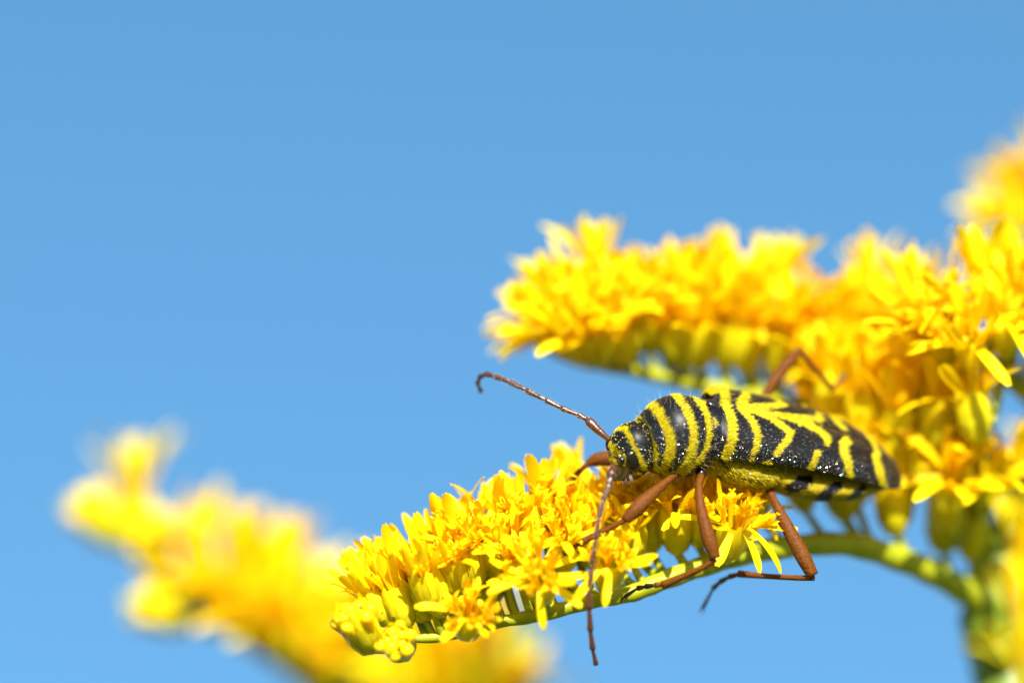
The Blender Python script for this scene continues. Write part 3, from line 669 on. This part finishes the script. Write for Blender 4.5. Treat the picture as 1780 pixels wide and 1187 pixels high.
# ---- antennae: 11 jointed pieces each
def antenna(nodes, radii):
    root = None
    for i in range(len(nodes) - 1):
        a, b = np.asarray(nodes[i]), np.asarray(nodes[i + 1]); r = radii[i] * MM
        t = np.array([0, .06, .3, .6, .85, .97, 1.0]); pr_ = np.array([.5, .72, .82, .92, 1.12, 1.1, .5]) if i else np.array([.45, .6, .85, 1.1, 1.2, 1.0, .5])
        bow = np.cross(norm(b - a), [0, 1, 0]) * np.linalg.norm(b - a) * (.05 if i else .08)
        q = a + t[:, None] * (b - a) * 1.01 + (t * (1 - t))[:, None] * bow
        v, f = tube(q, pr_ * r, 12)
        o = part('antenna' if root is None else 'antenna_segment', v, f, M_ANT, beetle, root); root = root or o
        if i < 7:                                    # short stiff hairs
            hair_part(root, v, f, np.ones(len(v)), 110, norm(b - a), .13, .009, .8, m=M_PALE, seed=200 + i, out=(a + b) / 2, name='fine_hair')
    return root
na_ = [(1067, 806, 162.4), (1061, 829, 161.7), (1059, 840, 161.6), (1049, 868, 161.4), (1041, 899, 161.3), (1035, 938, 161.2), (1029, 978, 161.2), (1025, 1022, 161.3), (1024, 1058, 161.5), (1026, 1096, 161.8), (1030, 1128, 162.2), (1036, 1155, 162.6)]
antenna([P(*q) for q in na_], [7.5, 6.0, 4.6, 4.8, 4.8, 4.8, 5.0, 5.2, 5.2, 5.0, 4.2])
fa_ = [(1060, 765, 163.8), (1021, 729, 164.2), (1006, 721, 164.4), (976, 709, 164.7), (949, 695, 165.0), (915, 678, 165.5), (887, 664, 166.0), (861, 654, 166.6)]
antenna([P(*q) for q in fa_] + [P(845, 650, 167.1), P(834, 655, 167.6), P(830, 667, 168.0), P(836, 681, 168.4)], [7.2, 5.4, 4.8, 4.9, 4.9, 5.0, 5.0, 4.8, 4.6, 4.2, 3.8])

# ---- legs
def leg(fem, frad, tib, trad, tar, claw=True, hair=260, seed=0):
    c = crom([(*P(x, y, d), r) for (x, y, d), r in zip(fem, frad)], 7); v, f = tube(c[:, :3], c[:, 3] * MM, 16)
    lg = part('leg', v, f, M_LEG, beetle)
    hair_part(lg, v, f, np.ones(len(v)), hair * 4, norm(P(*fem[-1]) - P(*fem[0])), .13, .013, .35, m=M_LEGHAIR, seed=300 + seed, name='fine_hair')
    vj, fj = sphere(P(*fem[0]), np.array([8.5, 8, 9.5]) * MM, 12, 8); part('trochanter', vj, fj, M_BLACK, beetle, lg)
    c = crom([(*P(x, y, d), r) for (x, y, d), r in zip(tib, trad)], 6); v, f = tube(c[:, :3], c[:, 3] * MM, 12)
    tb = part('tibia', v, f, M_LEG, beetle, lg)
    hair_part(lg, v, f, np.ones(len(v)), hair, norm(P(*tib[-1]) - P(*tib[0])), .10, .011, .6, m=M_LEGHAIR, seed=340 + seed, name='fine_hair')
    for i in range(len(tar) - 1):
        a, b = P(*tar[i]), P(*tar[i + 1]); t = np.array([0, .15, .6, .95, 1.0]); last = i == len(tar) - 2
        rr = np.array([2.6, 3.2, 4.6, 5.2, 2.4]) * MM * (1 if not last else .72)
        v, f = tube(a + t[:, None] * (b - a) * 1.04, rr, 10); part('tarsus_segment', v, f, M_FOOT if i > 0 else M_LEG, beetle, lg)
    if claw:
        a, b = P(*tar[-2]), P(*tar[-1]); d = norm(b - a); sd_ = norm(np.cross(d, [0, 0, 1.0]))
        for s in (-1, 1):
            q = crom([b, b + d * .20 + sd_ * s * .14, b + d * .30 + sd_ * s * .16 + np.array([0, 0, -.16])], 4)
            v, f = tube(q, np.linspace(1.8, .5, len(q)) * MM, 6); part('claw', v, f, M_FOOT, beetle, lg)
    return lg
leg([(1180, 820, 164.3), (1160, 836, 163.6), (1130, 862, 162.8), (1106, 885, 162.4), (1087, 904, 162.3)], [6, 6.5, 11.5, 13.5, 8.5],
    [(1089, 902, 162.3), (1060, 918, 162.5), (1030, 932, 162.8), (1006, 945, 163.0)], [5, 5, 5.6, 7],
    [(1008, 944, 163.0), (998, 951, 163.1), (988, 957, 163.2), (980, 962, 163.3), (966, 971, 163.5)], seed=1)
leg([(1219, 824, 164.4), (1215, 848, 163.6), (1220, 890, 162.8), (1233, 938, 162.4), (1243, 970, 162.3)], [6.5, 6.5, 9.5, 13, 9.5],
    [(1244, 972, 162.3), (1218, 988, 162.5), (1185, 1003, 162.9), (1152, 1017, 163.3)], [5, 5.2, 6, 7.5],
    [(1155, 1015, 163.3), (1138, 1017, 163.4), (1122, 1019, 163.6), (1108, 1022, 163.8), (1086, 1037, 164.0)], seed=2)
leg([(1338, 850, 166.6), (1344, 866, 166.0), (1363, 905, 165.2), (1393, 962, 164.6), (1413, 1000, 164.4)], [6.5, 6.5, 10.5, 13.5, 10.5],
    [(1415, 1004, 164.4), (1385, 1004, 164.8), (1330, 1001, 165.6), (1284, 997, 166.4)], [5.2, 4.8, 4.8, 6.5],
    [(1287, 997, 166.4), (1268, 1002, 166.9), (1252, 1011, 167.4), (1240, 1022, 168.0), (1222, 1056, 168.8)], seed=3)
leg([(1318, 708, 169.4), (1335, 680, 169.8), (1355, 650, 170.2), (1375, 625, 170.6), (1389, 610, 170.8)], [6, 8.5, 10.5, 9.5, 7],
    [(1389, 610, 170.8), (1404, 626, 171.0), (1425, 650, 171.5), (1448, 678, 172.0)], [3.8, 4.2, 4.8, 6],
    [(1448, 677, 172.0), (1458, 664, 172.4), (1468, 652, 172.8), (1474, 645, 173.0), (1482, 636, 173.2)], seed=4)
leg([(1100, 812, 166.8), (1075, 800, 166.9), (1050, 797, 167.0), (1034, 800, 167.1), (1022, 806, 167.1)], [7, 11, 13, 11, 6],
    [(1023, 805, 167.1), (1006, 820, 167.2), (988, 840, 167.2), (970, 859, 167.2)], [4.6, 5, 5.6, 6.4],
    [(971, 858, 167.2), (962, 867, 167.3), (953, 876, 167.3), (946, 884, 167.3), (932, 900, 167.3)], seed=5)
leg([(1250, 828, 167.8), (1265, 836, 168.2), (1280, 845, 168.5), (1287, 848, 168.6)], [6, 8, 8, 6],
    [(1286, 847, 168.6), (1268, 856, 168.6), (1235, 873, 168.4), (1212, 890, 168.2)], [4.4, 4.8, 5, 6],
    [(1213, 889, 168.2), (1205, 898, 168.2), (1198, 906, 168.1), (1190, 916, 168.0)], seed=6)
